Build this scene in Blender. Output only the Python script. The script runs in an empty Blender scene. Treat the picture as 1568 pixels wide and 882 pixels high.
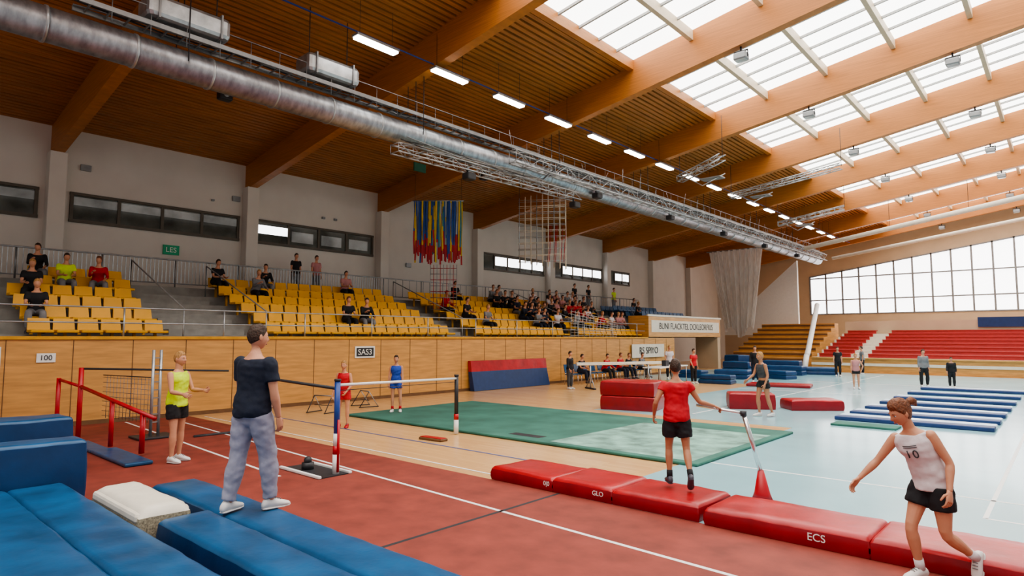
import bpy, math, random
from mathutils import Vector, Matrix, noise
random.seed(7)
V=Vector
scene=bpy.context.scene
# ---------------------------------------------------------------- materials
def _nt(name):
    m=bpy.data.materials.new(name); m.use_nodes=True
    nt=m.node_tree; b=nt.nodes["Principled BSDF"]; return m,nt,b
def setc(b,c): b.inputs["Base Color"].default_value=(c[0],c[1],c[2],1)
def mat(name,c,rough=.5,metal=0,var=.12,scale=6,bump=0,stretch=(1,1,1),spec=None,trans=0,alpha=1):
    m,nt,b=_nt(name); N=nt.nodes; L=nt.links
    b.inputs["Roughness"].default_value=rough; b.inputs["Metallic"].default_value=metal
    if spec is not None: b.inputs["Specular IOR Level"].default_value=spec
    if alpha<1: b.inputs["Alpha"].default_value=alpha
    tc=N.new("ShaderNodeTexCoord"); mp=N.new("ShaderNodeMapping"); mp.inputs["Scale"].default_value=stretch
    nz=N.new("ShaderNodeTexNoise"); nz.inputs["Scale"].default_value=scale; nz.inputs["Detail"].default_value=4
    L.new(tc.outputs["Object"],mp.inputs[0]); L.new(mp.outputs[0],nz.inputs["Vector"])
    cr=N.new("ShaderNodeValToRGB")
    cr.color_ramp.elements[0].position=.3; cr.color_ramp.elements[1].position=.7
    cr.color_ramp.elements[0].color=tuple(max(0,x*(1-var)) for x in c)+(1,)
    cr.color_ramp.elements[1].color=tuple(min(1,x*(1+var)) for x in c)+(1,)
    L.new(nz.outputs["Fac"],cr.inputs[0]); L.new(cr.outputs[0],b.inputs["Base Color"])
    if bump:
        bp=N.new("ShaderNodeBump"); bp.inputs["Strength"].default_value=bump; bp.inputs["Distance"].default_value=.02
        L.new(nz.outputs["Fac"],bp.inputs["Height"]); L.new(bp.outputs[0],b.inputs["Normal"])
    if trans:
        tr=N.new("ShaderNodeBsdfTranslucent"); mx=N.new("ShaderNodeMixShader"); mx.inputs[0].default_value=trans
        L.new(cr.outputs[0],tr.inputs[0]); L.new(b.outputs[0],mx.inputs[1]); L.new(tr.outputs[0],mx.inputs[2])
        L.new(mx.outputs[0],N["Material Output"].inputs[0])
    return m
def emis(name,c,s):
    m,nt,b=_nt(name); setc(b,c); b.inputs["Emission Color"].default_value=(*c,1); b.inputs["Emission Strength"].default_value=s
    return m
def plankmat(name,c1,c2,mortar,rough,bw,bh,ms=.002,rot=0):
    m,nt,b=_nt(name); N=nt.nodes; L=nt.links
    tc=N.new("ShaderNodeTexCoord"); mp=N.new("ShaderNodeMapping"); mp.inputs["Rotation"].default_value=(0,0,rot)
    br=N.new("ShaderNodeTexBrick"); br.inputs["Scale"].default_value=1
    br.inputs["Color1"].default_value=(*c1,1); br.inputs["Color2"].default_value=(*c2,1); br.inputs["Mortar"].default_value=(*mortar,1)
    br.inputs["Brick Width"].default_value=bw; br.inputs["Row Height"].default_value=bh; br.inputs["Mortar Size"].default_value=ms
    L.new(tc.outputs["Object"],mp.inputs[0]); L.new(mp.outputs[0],br.inputs["Vector"])
    L.new(br.outputs["Color"],b.inputs["Base Color"]); b.inputs["Roughness"].default_value=rough
    return m
M={}
M['woodfloor']=plankmat('wood_floor',(.62,.36,.165),(.70,.43,.20),(.46,.27,.12),.24,1.4,.09,.002)
M['track']=mat('track_red',(.225,.042,.028),.7,var=.22,scale=3,bump=.1)
M['vinyl']=mat('vinyl_blue',(.33,.57,.63),.17,var=.09,scale=.6)
M['white']=mat('white_paint',(.8,.8,.78),.5,var=.03)
M['line_black']=mat('line_black',(.03,.03,.035),.6)
M['line_blue']=mat('line_blue',(.08,.12,.3),.5)
M['green']=mat('green_carpet',(.042,.145,.11),.85,var=.28,scale=1.2,bump=.15)
M['greenlt']=mat('green_carpet_pale',(.19,.34,.28),.8,var=.5,scale=2.5)  # paler, mottled green for part of the mat
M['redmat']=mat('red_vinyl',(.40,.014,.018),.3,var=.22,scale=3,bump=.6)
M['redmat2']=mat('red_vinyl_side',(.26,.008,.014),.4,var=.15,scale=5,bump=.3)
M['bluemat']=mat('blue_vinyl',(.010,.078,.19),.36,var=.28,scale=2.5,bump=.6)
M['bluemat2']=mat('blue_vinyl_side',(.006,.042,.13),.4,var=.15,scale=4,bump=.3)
M['navy']=mat('navy_mat',(.012,.04,.14),.5)
M['ltblue']=mat('pale_blue_mat',(.55,.68,.8),.4,var=.05)
M['wall']=mat('white_plaster',(.66,.62,.57),.85,var=.04,scale=1)
M['walltan']=mat('tan_panel',(.54,.41,.28),.7,var=.06,scale=1)
M['ply']=mat('plywood',(.58,.30,.095),.42,var=.18,scale=2,stretch=(1,.6,6))
M['seam_brown']=mat('dark_seam_brown',(.16,.08,.035),.7)
M['glulam']=mat('glulam',(.44,.168,.04),.5,var=.16,scale=3,stretch=(.4,1,12))
M['slat']=mat('ceiling_slat',(.39,.15,.038),.55,var=.26,scale=3,stretch=(6,.3,1))
M['backing']=mat('ceiling_backing',(.045,.016,.006),.8)
M['purlin']=mat('skylight_purlin',(.62,.5,.36),.5,var=.05)
M['bar']=mat('glazing_bar',(.35,.35,.34),.5)
M['sky']=emis('skylight_panel',(1.0,.98,.94),4.4)
M['win']=emis('window_daylight',(.98,.98,1.0),3.8)
M['lamp']=emis('led_tube',(1,.97,.9),12)
M['concrete']=mat('concrete',(.30,.29,.27),.85,var=.16,scale=3,bump=.1)
M['yellow']=mat('yellow_plastic',(.80,.40,.010),.4,var=.08,scale=2)
M['yellowd']=mat('yellow_edge',(.6,.30,.02),.5)
M['redseat']=mat('red_seat',(.42,.035,.035),.5,var=.08)
M['steel']=mat('galvanised_steel',(.42,.44,.46),.4,metal=.7,var=.2,scale=5)
M['steelm']=mat('grey_metal',(.26,.27,.28),.45,metal=.5)
M['truss']=mat('truss_metal',(.40,.41,.42),.4,metal=.6,var=.3,scale=3)
M['duct']=mat('duct_steel',(.36,.38,.41),.4,metal=.85,var=.3,scale=4,stretch=(1,2,1))
M['dark']=mat('dark_metal',(.03,.03,.035),.5)
M['frame']=mat('window_frame',(.10,.085,.065),.5)
M['glass']=mat('dark_glass',(.10,.11,.10),.08,var=.5,scale=1.2,spec=.8)
M['glasspale']=mat('pale_glass',(.45,.5,.52),.08,var=.4,scale=1.2,spec=.8)  # paler glass: painted reflections on the windows, also floodlight fronts
M['exit']=mat('exit_green',(.01,.35,.17),.5)
M['exitd']=mat('exit_dark',(.01,.10,.06),.5)
M['redpaint']=mat('red_paint',(.45,.012,.02),.35)
M['bluepaint']=mat('blue_paint',(.015,.05,.24),.35)
M['chrome']=mat('chrome',(.7,.7,.7),.2,metal=.9)
M['cream']=mat('cream_vinyl',(.72,.67,.57),.5,var=.06)
M['creamside']=mat('cream_mesh',(.32,.28,.2),.8,var=.5,scale=60)
M['foil']=mat('silver_curtain',(.82,.82,.80),.3,var=.2,scale=3,stretch=(6,6,.5),spec=.8,trans=.45,alpha=.75)
M['skin']=mat('skin',(.58,.28,.17),.5,var=.06,scale=8)
M['skin2']=mat('skin_tan',(.44,.20,.11),.5,var=.06,scale=8)
M['lip']=mat('lips',(.42,.12,.10),.5)
M['eye']=mat('eye_white',(.6,.58,.56),.2,var=0)
M['iris']=mat('iris_dark',(.03,.02,.015),.2)
M['hair_brown']=mat('hair_brown',(.045,.022,.012),.65,var=.5,scale=60,bump=.6)
M['hair_blond']=mat('hair_blond',(.40,.21,.07),.6,var=.4,scale=60,bump=.6)
M['hair_red']=mat('hair_auburn',(.17,.06,.025),.6,var=.45,scale=60,bump=.6)
M['c_navy']=mat('cloth_navy',(.010,.015,.032),.85,var=.2,scale=12,bump=.3)
M['c_lilac']=mat('cloth_grey_lilac',(.30,.30,.38),.85,var=.12,scale=10,bump=.4)
M['c_red']=mat('cloth_red',(.50,.010,.02),.75,var=.15,scale=10,bump=.3)
M['c_black']=mat('cloth_black',(.012,.012,.015),.8,var=.2,scale=10,bump=.3)
M['c_white']=mat('cloth_white',(.66,.60,.62),.8,var=.08,scale=10,bump=.3)
M['c_lime']=mat('cloth_lime',(.60,.80,.02),.7,var=.08,scale=10,bump=.3)
M['c_blue']=mat('cloth_blue',(.02,.07,.40),.7,var=.1,scale=10)
M['c_grey']=mat('cloth_grey',(.2,.2,.21),.85)
M['c_dgrey']=mat('cloth_dark_grey',(.06,.06,.065),.85)
M['c_pink']=mat('cloth_pink',(.50,.22,.22),.8)
M['shoe_white']=mat('shoe_white',(.72,.70,.68),.5,var=.05)
M['shoe_dark']=mat('shoe_dark',(.06,.06,.08),.5)
# ---------------------------------------------------------------- mesh builder
class MB:
    def __init__(s): s.v=[]; s.f=[]; s.m=[]; s.sm=[]; s.mats=[]
    def mi(s,k):
        if k not in s.mats: s.mats.append(k)
        return s.mats.index(k)
    def add(s,vs,fs,k,smooth=False):
        o=len(s.v); i=s.mi(k); s.v+= [tuple(p) for p in vs]
        for f in fs: s.f.append(tuple(o+a for a in f)); s.m.append(i); s.sm.append(smooth)
    def hexa(s,p,k):   # 8 points: bottom 4 ccw, top 4 ccw
        s.add(p,[(3,2,1,0),(4,5,6,7),(0,1,5,4),(1,2,6,5),(2,3,7,6),(3,0,4,7)],k)
    def box(s,x0,x1,y0,y1,z0,z1,k,R=None,c=None):
        p=[V(q) for q in ((x0,y0,z0),(x1,y0,z0),(x1,y1,z0),(x0,y1,z0),(x0,y0,z1),(x1,y0,z1),(x1,y1,z1),(x0,y1,z1))]
        if R is not None: p=[R@q+V(c) for q in p]
        s.hexa(p,k)
    def rbox(s,x0,x1,y0,y1,z0,z1,k,b=.02,top=None):
        """box with chamfered (rounded) edges all round"""
        b=min(b,(x1-x0)/2.01,(y1-y0)/2.01,(z1-z0)/2.01)
        lv=[(z0,b),(z0+b*.3,b*.3),(z0+b,0),(z1-b,0),(z1-b*.3,b*.3),(z1,b)]
        rings=[]
        for z,i in lv:
            r=[]
            X0,X1,Y0,Y1=x0+i,x1-i,y0+i,y1-i; c=b
            for (px,py) in ((X0+c,Y0),(X1-c,Y0),(X1-c*.3,Y0+c*.3),(X1,Y0+c),(X1,Y1-c),(X1-c*.3,Y1-c*.3),(X1-c,Y1),(X0+c,Y1),(X0+c*.3,Y1-c*.3),(X0,Y1-c),(X0,Y0+c),(X0+c*.3,Y0+c*.3)):
                r.append((px,py,z))
            rings.append(r)
        n=12; vs=[q for r in rings for q in r]
        fs=[(a*n+i,a*n+(i+1)%n,(a+1)*n+(i+1)%n,(a+1)*n+i) for a in range(len(rings)-1) for i in range(n)]
        s.add(vs,fs+[tuple(reversed(range(n)))],k)
        s.add(rings[-1],[tuple(range(n))],top or k)
    def loft(s,rings,k,n=12,smooth=True,closed=True):
        vs=[]
        for c,u,w in rings:
            for i in range(n):
                a=2*math.pi*i/n; vs.append(V(c)+V(u)*math.cos(a)+V(w)*math.sin(a))
        fs=[(a*n+i,a*n+(i+1)%n,(a+1)*n+(i+1)%n,(a+1)*n+i) for a in range(len(rings)-1) for i in range(n)]
        fs.append(tuple(reversed(range(n)))); fs.append(tuple((len(rings)-1)*n+i for i in range(n)))
        s.add(vs,fs,k,smooth)
    def tube(s,pts,rads,k,n=8,ref=(0,0,1),flat=1,round_end=False,smooth=True):
        pts=[V(p) for p in pts]
        if isinstance(rads,(int,float)): rads=[rads]*len(pts)
        rads=list(rads)
        if round_end:
            d=(pts[-1]-pts[-2]).normalized(); r=rads[-1]
            pts+= [pts[-1]+d*r*.6, pts[-1]+d*r*.95]; rads+=[r*.8,r*.35]
            d=(pts[0]-pts[1]).normalized(); r=rads[0]
            pts=[pts[0]+d*r*.95,pts[0]+d*r*.6]+pts; rads=[r*.35,r*.8]+rads
        rings=[]; ref=V(ref)
        for i,p in enumerate(pts):
            t=(pts[min(i+1,len(pts)-1)]-pts[max(i-1,0)]).normalized()
            u=ref.cross(t)
            if u.length<.05: u=V((1,0,.01)).cross(t)
            if u.length<.05: u=V((0,1,0)).cross(t)
            u.normalize(); w=t.cross(u)
            rings.append((p,u*rads[i],w*rads[i]*flat))
        s.loft(rings,k,n,smooth)
    def ell(s,c,r,k,R=None,n=12,m=8):
        vs=[];fs=[]
        R=R or Matrix.Identity(3)
        for j in range(1,m):
            th=math.pi*j/m
            for i in range(n):
                a=2*math.pi*i/n
                vs.append(V(c)+R@V((r[0]*math.sin(th)*math.cos(a),r[1]*math.sin(th)*math.sin(a),r[2]*math.cos(th))))
        vs.append(V(c)+R@V((0,0,r[2]))); vs.append(V(c)+R@V((0,0,-r[2])))
        for j in range(m-2):
            for i in range(n): fs.append((j*n+i,(j+1)*n+i,(j+1)*n+(i+1)%n,j*n+(i+1)%n))
        T=len(vs)-2
        for i in range(n): fs.append((T,i,(i+1)%n)); fs.append((T+1,(m-2)*n+(i+1)%n,(m-2)*n+i))
        s.add(vs,fs,k,True)
    def mesh(s,name):
        me=bpy.data.meshes.new(name); me.from_pydata(s.v,[],s.f)
        for k in s.mats: me.materials.append(M[k])
        me.polygons.foreach_set("material_index",s.m); me.polygons.foreach_set("use_smooth",s.sm); me.update()
        return me
    def done(s,name,loc=(0,0,0),rz=0,parent=None,bevel=0):
        ob=bpy.data.objects.new(name,s.mesh(name)); scene.collection.objects.link(ob)
        ob.location=loc; ob.rotation_euler=(0,0,rz)
        if parent: ob.parent=parent
        if bevel:
            m=ob.modifiers.new("bevel","BEVEL"); m.width=bevel; m.segments=2; m.limit_method='ANGLE'
        return ob
def text(name,s,size,loc,rot,k,parent=None,ext=.002):
    cu=bpy.data.curves.new(name,'FONT'); cu.body=s; cu.size=size; cu.extrude=ext; cu.align_x='CENTER'; cu.align_y='CENTER'
    cu.materials.append(M[k]); ob=bpy.data.objects.new(name,cu); scene.collection.objects.link(ob)
    ob.location=loc; ob.rotation_euler=rot
    if parent: ob.parent=parent
    return ob
# ---------------------------------------------------------------- hall constants
XL=-24.5; XR=4.6; YB=-8; YF=58
def zc(x): return 8.9+.152*(x-XL)
BEAMS=[4.96+6.45*k for k in range(-2,9)]
XS=-10.5
# floor
b=MB(); b.box(XL,8,YB,YF,-.2,0,'woodfloor'); b.done('floor')
b=MB(); b.box(-16.95,8,YB,6.5,.0005,.006,'track'); b.done('running_track')
b=MB(); b.box(-4.7,8,6.5,39.5,.0005,.006,'vinyl'); b.box(-10,-4.7,14.6,39.5,.0005,.006,'vinyl'); b.box(-16.9,-10,27,39.5,.0005,.006,'vinyl'); b.done('vinyl_sports_floor')
b=MB()
def fline(p,q,w,k,z=.007):
    p=V((*p,0));q=V((*q,0)); d=(q-p).normalized(); n=V((-d.y,d.x,0))*w/2
    b.add([p+n+V((0,0,z)),p-n+V((0,0,z)),q-n+V((0,0,z)),q+n+V((0,0,z))],[(0,1,2,3)],k)
fline((-16.8,6.0),(4,4.95),.05,'white'); fline((-16.8,5.05),(-8.6,4.6),.05,'white')
fline((-5,3.3),(-5,6.5),.05,'line_black')
fline((-16.5,7.9),(-4.8,7.9),.05,'line_blue',.004); fline((-16.5,6.75),(-5,6.75),.04,'white',.004)
fline((-4.4,9.7),(3,9.8),.05,'white'); fline((-.81,8.75),(-.81,38),.05,'white'); fline((-.81,8.75),(4,8.75),.05,'white')
fline((-9.9,24.5),(-5,24.5),.06,'white'); fline((-9.9,30.5),(4,30.5),.06,'white')
fline((-7.5,15.5),(-7.5,38),.05,'white')
b.done('floor_markings')
# ---------------------------------------------------------------- walls
b=MB(); b.box(XL-.3,XL,YB,YF,0,8.95,'wall'); 
b.done('wall_left')
b=MB(); 
for y in BEAMS:
    b.box(XL,XL+.45,y-.24,y+.24,3.69,8.0,'wall')
b.done('trim_columns',bevel=.02)
WT=lambda x: 4.0+(9.45-4.0)+.147*(x+2.2)
b=MB()
b.hexa([(XL,YF,0),(-16.8,YF,0),(-16.8,YF+.3,0),(XL,YF+.3,0),(XL,YF,zc(XL)),(-16.8,YF,zc(-16.8)),(-16.8,YF+.3,zc(-16.8)),(XL,YF+.3,zc(XL))],'walltan')
b.box(-16.8,8,YF,YF+.3,0,3.95,'walltan')
b.hexa([(-16.8,YF,WT(-16.8)),(8,YF,WT(8)),(8,YF+.3,WT(8)),(-16.8,YF+.3,WT(-16.8)),(-16.8,YF,zc(-16.8)),(8,YF,zc(8)),(8,YF+.3,zc(8)),(-16.8,YF+.3,zc(-16.8))],'walltan')
b.done('wall_far')
b=MB()
b.hexa([(-16.8,YF+.12,3.95),(8,YF+.12,3.95),(8,YF+.16,3.95),(-16.8,YF+.16,3.95),(-16.8,YF+.12,WT(-16.8)),(8,YF+.12,WT(8)),(8,YF+.16,WT(8)),(-16.8,YF+.16,WT(-16.8))],'win')
x=-16.8
while x<8:
    b.box(x-.06,x+.06,YF-.04,YF+.1,3.95,WT(x),'steelm'); x+=1.28
for z in (4.0,5.2,7.1):
    xa=-16.8 if z<7.2 else -12
    if WT(xa)<z: xa=-2.2+(z-9.45)/.147
    b.box(xa,8,YF-.035,YF+.1,z-.05,z+.05,'steelm')
b.hexa([(-16.8,YF-.04,WT(-16.8)-.1),(8,YF-.04,WT(8)-.1),(8,YF+.1,WT(8)-.1),(-16.8,YF+.1,WT(-16.8)-.1),(-16.8,YF-.04,WT(-16.8)),(8,YF-.04,WT(8)),(8,YF+.1,WT(8)),(-16.8,YF+.1,WT(-16.8))],'steelm')
b.done('window_1')
# side strip windows
wn=2
for (y0,y1,n,lit) in ((-1.0,4.5,3,0),(5.45,11.0,4,0),(11.75,17.4,4,1),(24.7,30.3,5,2),(31.1,36.8,5,2),(37.5,40.5,3,2)):
    b=MB(); X=XL
    b.box(X+.01,X+.03,y0,y1,5.9,6.75,'glass')
    w=(y1-y0)/n
    for i in range(n):
        if lit==2 and i!=0 or (lit==1 and i in(0,)): b.box(X+.031,X+.036,y0+w*i+.05,y0+w*(i+1)-.05,6.15 if lit==2 else 6.25,6.65 if lit==2 else 6.6,'win')
        if lit==0 : b.box(X+.031,X+.036,y0+w*i+.05,y0+w*(i+1)-.05,6.4,6.68,'glasspale')  # reflected lights painted as paler patches on the dark panes
        if lit==1 and i: b.box(X+.031,X+.036,y0+w*i+.15,y0+w*(i+1)-.25,6.05,6.5,'glasspale')  # smaller pale patches, also painted reflections
    for i in range(n+1): b.box(X,X+.08,y0+w*i-.05,y0+w*i+.05,5.85,6.8,'frame')
    b.box(X,X+.09,y0-.06,y1+.06,5.82,5.92,'frame'); b.box(X,X+.09,y0-.06,y1+.06,6.73,6.82,'frame')
    b.done('window_%d'%wn); wn+=1
# ---------------------------------------------------------------- ceiling
b=MB()
b.hexa([(XL,YB,zc(XL)+.12),(XS-.12,YB,zc(XS)+.12),(XS-.12,YF,zc(XS)+.12),(XL,YF,zc(XL)+.12),(XL,YB,zc(XL)+.3),(XS-.12,YB,zc(XS)+.3),(XS-.12,YF,zc(XS)+.3),(XL,YF,zc(XL)+.3)],'backing')
x=XL+.05
while x<XS-.2:
    z=zc(x); b.hexa([(x,YB,z),(x+.125,YB,z+.02),(x+.125,YF,z+.02),(x,YF,z),(x,YB,z+.07),(x+.125,YB,z+.09),(x+.125,YF,z+.09),(x,YF,z+.07)],'slat'); x+=.2
b.done('ceiling')
b=MB()
for y in BEAMS:
    w=.15; d=.97
    xs=[XL,-20,-15,-10,-5,0,XR]
    for i in range(len(xs)-1):
        a,c=xs[i],xs[i+1]
        b.hexa([(a,y-w,zc(a)-d),(c,y-w,zc(c)-d),(c,y+w,zc(c)-d),(a,y+w,zc(a)-d),(a,y-w,zc(a)+.28),(c,y-w,zc(c)+.28),(c,y+w,zc(c)+.28),(a,y+w,zc(a)+.28)],'glulam')
b.done('glulam_roof_beams')
b=MB()
NP=7; pw=(XR-XS)/NP
for i,y in enumerate(BEAMS):
    y0=y+.15; y1=(BEAMS[i+1]-.15) if i+1<len(BEAMS) else YF
    a,c=XS+.1,XR
    if y1-y0<2: continue
    b.add([(a,y0,zc(a)+.2),(c,y0,zc(c)+.2),(c,y1,zc(c)+.2),(a,y1,zc(a)+.2)],[(0,1,2,3)],'sky')
    for j in range(NP+1):
        x=XS+pw*j; w=.14 if j else .2
        b.hexa([(x-w/2,y0,zc(x)-.12),(x+w/2,y0,zc(x)-.12),(x+w/2,y1,zc(x)-.12),(x-w/2,y1,zc(x)-.12),(x-w/2,y0,zc(x)+.2),(x+w/2,y0,zc(x)+.2),(x+w/2,y1,zc(x)+.2),(x-w/2,y1,zc(x)+.2)],'purlin' if j else 'glulam')
    n=6
    for j in range(1,n):
        yy=y0+(y1-y0)*j/n
        b.hexa([(XS,yy-.03,zc(XS)+.11),(XR,yy-.03,zc(XR)+.11),(XR,yy+.03,zc(XR)+.11),(XS,yy+.03,zc(XS)+.11),(XS,yy-.03,zc(XS)+.19),(XR,yy-.03,zc(XR)+.19),(XR,yy+.03,zc(XR)+.19),(XS,yy+.03,zc(XS)+.19)],'bar')
b.done('skylights')
# ---------------------------------------------------------------- grandstand
b=MB()
b.box(-17.15,-17.0,YB,33,0,2.0,'ply'); b.box(-17.2,-16.95,YB,29.95,1.96,2.03,'yellowd')
y=-7
while y<33:
    b.box(-17.0,-16.992,y-.008,y+.008,0.1,1.94,'seam_brown'); y+=1.22
b.box(-17.0,-16.98,YB,33,0,.1,'seam_brown')
b.done('wall_stand_front')
NR=6; TR=.85; RS=.32; Z0=1.75
rowx=lambda i:-17.5-TR*i
rowz=lambda i:Z0+RS*i
b=MB()
for i in range(NR):
    xf=-17.15-TR*i
    b.box(xf-TR,xf,YB,33,0 if i<1 else rowz(i)-.6,rowz(i),'concrete')
b.box(XL+.01,-17.15-TR*NR,YB,39,3.3,3.68,'concrete')
b.box(-22.25,-18.25,33,39,2.6,2.9,'concrete'); b.box(-22.25,-20.3,33,39,2.9,3.3,'concrete')
for (a,c) in ((6.5,8.6),(16.5,17.5),(23.6,24.5)):
    for i in range(1,NR):
        xf=-17.15-TR*i
        b.box(xf,xf+.40,a,c,rowz(i)-RS,rowz(i)-RS/2,'concrete')
b.done('concrete_grandstand')
def seat(b,x,y,z,k='yellow'):
    w=.22
    b.rbox(x-.22,x+.2,y-w,y+w,z+.36,z+.43,k,.02)
    b.hexa([V((x-.22,y-w,z+.38)),V((x-.17,y-w,z+.38)),V((x-.17,y+w,z+.38)),V((x-.22,y+w,z+.38)),V((x-.29,y-w+.015,z+.70)),V((x-.26,y-w+.015,z+.70)),V((x-.26,y+w-.015,z+.70)),V((x-.29,y+w-.015,z+.70))],k)
    b.box(x-.14,x-.08,y-.03,y+.03,z,z+.38,'yellowd' if k=='yellow' else 'dark')
b=MB()
for i in range(NR):
    for (a,c) in ((3.2 if i<4 else 3.9,6.3),(8.9,16.4),(17.6,23.5),(24.6,29.8)):
        y=a+.25
        while y<c:
            seat(b,rowx(i),y,rowz(i)); y+=.485
b.done('yellow_stadium_seats')
b=MB()
for i,(x,z) in enumerate(((-18.9,2.9),(-20.0,2.9),(-20.9,3.3),(-21.8,3.3))):
    y=33.3
    while y<38.4:
        seat(b,x,y,z,'bluemat'); y+=.5
b.done('blue_stadium_seats')
# railings
b=MB()
X=-22.5; y=-7.0
while y<38.5:
    b.tube([(X,y,3.68),(X,y,4.62)],.025,'steelm',6); y+=2.15
b.tube([(X,-7,4.62),(X,38.5,4.62)],.028,'steel',6); b.tube([(X,-7,3.82),(X,38.5,3.82)],.02,'steelm',6)
y=-7
while y<16.5:
    b.box(X-.008,X+.008,y-.011,y+.011,3.82,4.6,'steel'); y+=.12
while y<38:
    b.box(X-.008,X+.008,y-.008,y+.008,3.82,4.6,'steelm'); y+=.4
b.done('walkway_railing')
b=MB(); X=-17.08; y=-7.0
while y<29.9:
    b.tube([(X,y,1.9),(X,y,2.72)],.022,'steel',6); y+=2.4
for z in (2.35,2.72): b.tube([(X,-7,z),(X,29.8,z)],.02,'steel',6)
for yy in (6.45,8.7,16.5,24.0):
    b.tube([(-17.3,yy,Z0),(-17.3,yy,2.75),(-21.6,yy,4.4),(-21.6,yy,3.35)],.02,'steel',6)
b.done('stand_railing')
# entrance portal with text
b=MB(); b.box(-18.2,-16.94,30,39.2,2.04,3.2,'ply'); b.box(-17.0,-16.9,29.9,39.3,3.16,3.26,'cream')
b.box(-16.94,-16.93,30.3,39,2.3,2.95,'cream')
b.box(-18.5,-17.0,38.9,39.3,0,2.02,'walltan')
b.box(-20.6,-20.5,33.1,39,0,2.0,'seam_brown'); b.box(-20.5,-17.2,33.02,33.1,0,2,'concrete'); b.box(-20.5,-17.2,33.1,38.9,2.0,2.04,'seam_brown')  # dark back plane and soffit: tunnel shade put into the colour
p=b.done('entrance_balcony')
text('balcony_lettering','BUNI FLACKTEL DCKLEORFIUS',.5,(-16.92,34.6,2.62),(math.pi/2,0,math.pi/2),'line_black',p)
# ---------------------------------------------------------------- far bleachers
b=MB()
for i in range(8):
    y=40+.95*i; z=.85+.2*i
    b.box(-11.6,8,y,y+.95,.0,z,'cream'); 
    for (a,c) in ((-11.3,-9.6),(-8.7,7.8)):
        b.box(a,c,y+.3,y+.36,z,z+.2,'redseat'); b.box(a,c,y+.25,y+.75,z+.18,z+.23,'redseat')
b.box(-11.6,8,39.8,40,0,.8,'ply'); b.box(-11.6,8,39.75,39.8,.4,.55,'cream'); b.box(-11.6,8,39.7,40,.78,.85,'ply')
b.box(-11.6,8,47.6,47.8,0,3.1,'walltan')
b.box(-4.2,8,47.5,47.6,2.65,3.25,'navy')
b.done('far_red_bleachers')
b=MB()
for i in range(8):
    b.box(-17.2,-12.2,41+.9*i,41.9+.9*i,0,.75+.32*i,'ply'); b.box(-17.2,-12.2,41+.9*i-.02,41+.9*i,.55+.32*i,.68+.32*i,'seam_brown')
b.done('wooden_bleachers')
b=MB()
b.hexa([(-21.2,50,2.2),(-15.4,50,2.2),(-15.4,50.3,2.2),(-21.2,50.3,2.2),(-21.2,50,2.9),(-15.4,50,7.9),(-15.4,50.3,7.9),(-21.2,50.3,2.9)],'white')
b.box(-21.2,-15.4,50.0,50.3,0,2.2,'walltan')
b.done('wall_stair_gable')
b=MB(); b.tube([(-12.0,40.2,.9),(-12.0,40.4,1.0),(-13.2,47,4.3)],.16,'white',10); b.tube([(-11.95,39.6,.01),(-11.95,39.6,.12)],.2,'white',10); b.tube([(-11.95,39.6,.1),(-12.0,40.2,.9)],.16,'white',10); b.done('diagonal_white_strut')
vs=[];fs=[];n=90
for i in range(n+1):
    t=i/n; off=.22*math.sin(t*62)+.1*math.sin(t*23)
    x=-20.6+4.2*t
    for j,z in enumerate((8.6,6.5,4.5,2.4)):
        sq=1-.16*j
        vs.append((-18.2+(x+18.2)*sq,46+off,z+.4*math.sin(t*9)*(j==3)))
for i in range(n):
    for j in range(3): fs.append((i*4+j,i*4+j+1,(i+1)*4+j+1,(i+1)*4+j))
b=MB(); b.add(vs,fs,'foil',True); b.tube([(-20.8,46,8.6),(-16.2,46,8.6)],.05,'steel',8); b.done('silver_divider_curtain')
# ---------------------------------------------------------------- duct & services
b=MB(); DX,DZ=-14.0,7.85
b.tube([(DX,-7,DZ),(DX,50.5,DZ)],.33,'duct',28)
y=-6.5
while y<50:
    b.tube([(DX,y,DZ),(DX,y+.05,DZ)],.35,'steel',28); y+=1.5
for y in BEAMS:
    if -7<y<50:
        b.tube([(DX-.36,y,DZ),(DX-.36,y,zc(DX)-.9)],.012,'dark',5); b.tube([(DX+.36,y,DZ),(DX+.36,y,zc(DX)-.9)],.012,'dark',5)
b.done('ventilation_duct')
def lattice(b,p,q,w,h,k,step=.6,r=.018,rd=.01):
    p=V(p);q=V(q);L=(q-p).length;d=(q-p)/L; s=d.cross(V((0,0,1))).normalized()*w/2; u=V((0,0,h/2))
    cs=[s+u,-s+u,-s-u,s-u]
    for c in cs: b.tube([p+c,q+c],r,k,5)
    n=max(2,int(L/step))
    for i in range(n):
        a=p+d*(L*i/n); e=p+d*(L*(i+1)/n)
        for j in range(4):
            c0,c1=cs[j],cs[(j+1)%4]
            b.tube([a+c0,e+c1] if i%2 else [a+c1,e+c0],rd,k,4); b.tube([a+c0,a+c1],rd,k,4)
b=MB(); lattice(b,(DX+.35,10.4,7.22),(DX+.35,19,7.30),.36,.24,'truss',.5,.026,.013)
lattice(b,(DX+.62,15,7.95),(DX+.62,50,7.95),.3,.42,'truss',.7,.026,.014)
for y in (13,18.5,20,26,32,38,44):
    z=7.15 if y<19 else 7.75
    b.rbox(DX+.3,DX+.6,y,y+.35,z-.32,z-.1,'dark',.04); b.tube([(DX+.4,y+.15,z-.1),(DX+.4,y+.15,z+.1)],.03,'dark',6)
for k in range(5):
    b.tube([(DX+.4+.09*k,10.5+1.0*i,(7.4 if 10.5+i<17 else 8.15)+.08*math.sin(i*1.3+k*2)) for i in range(40)],.014,'dark' if k%2 else 'steelm',5)
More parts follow.
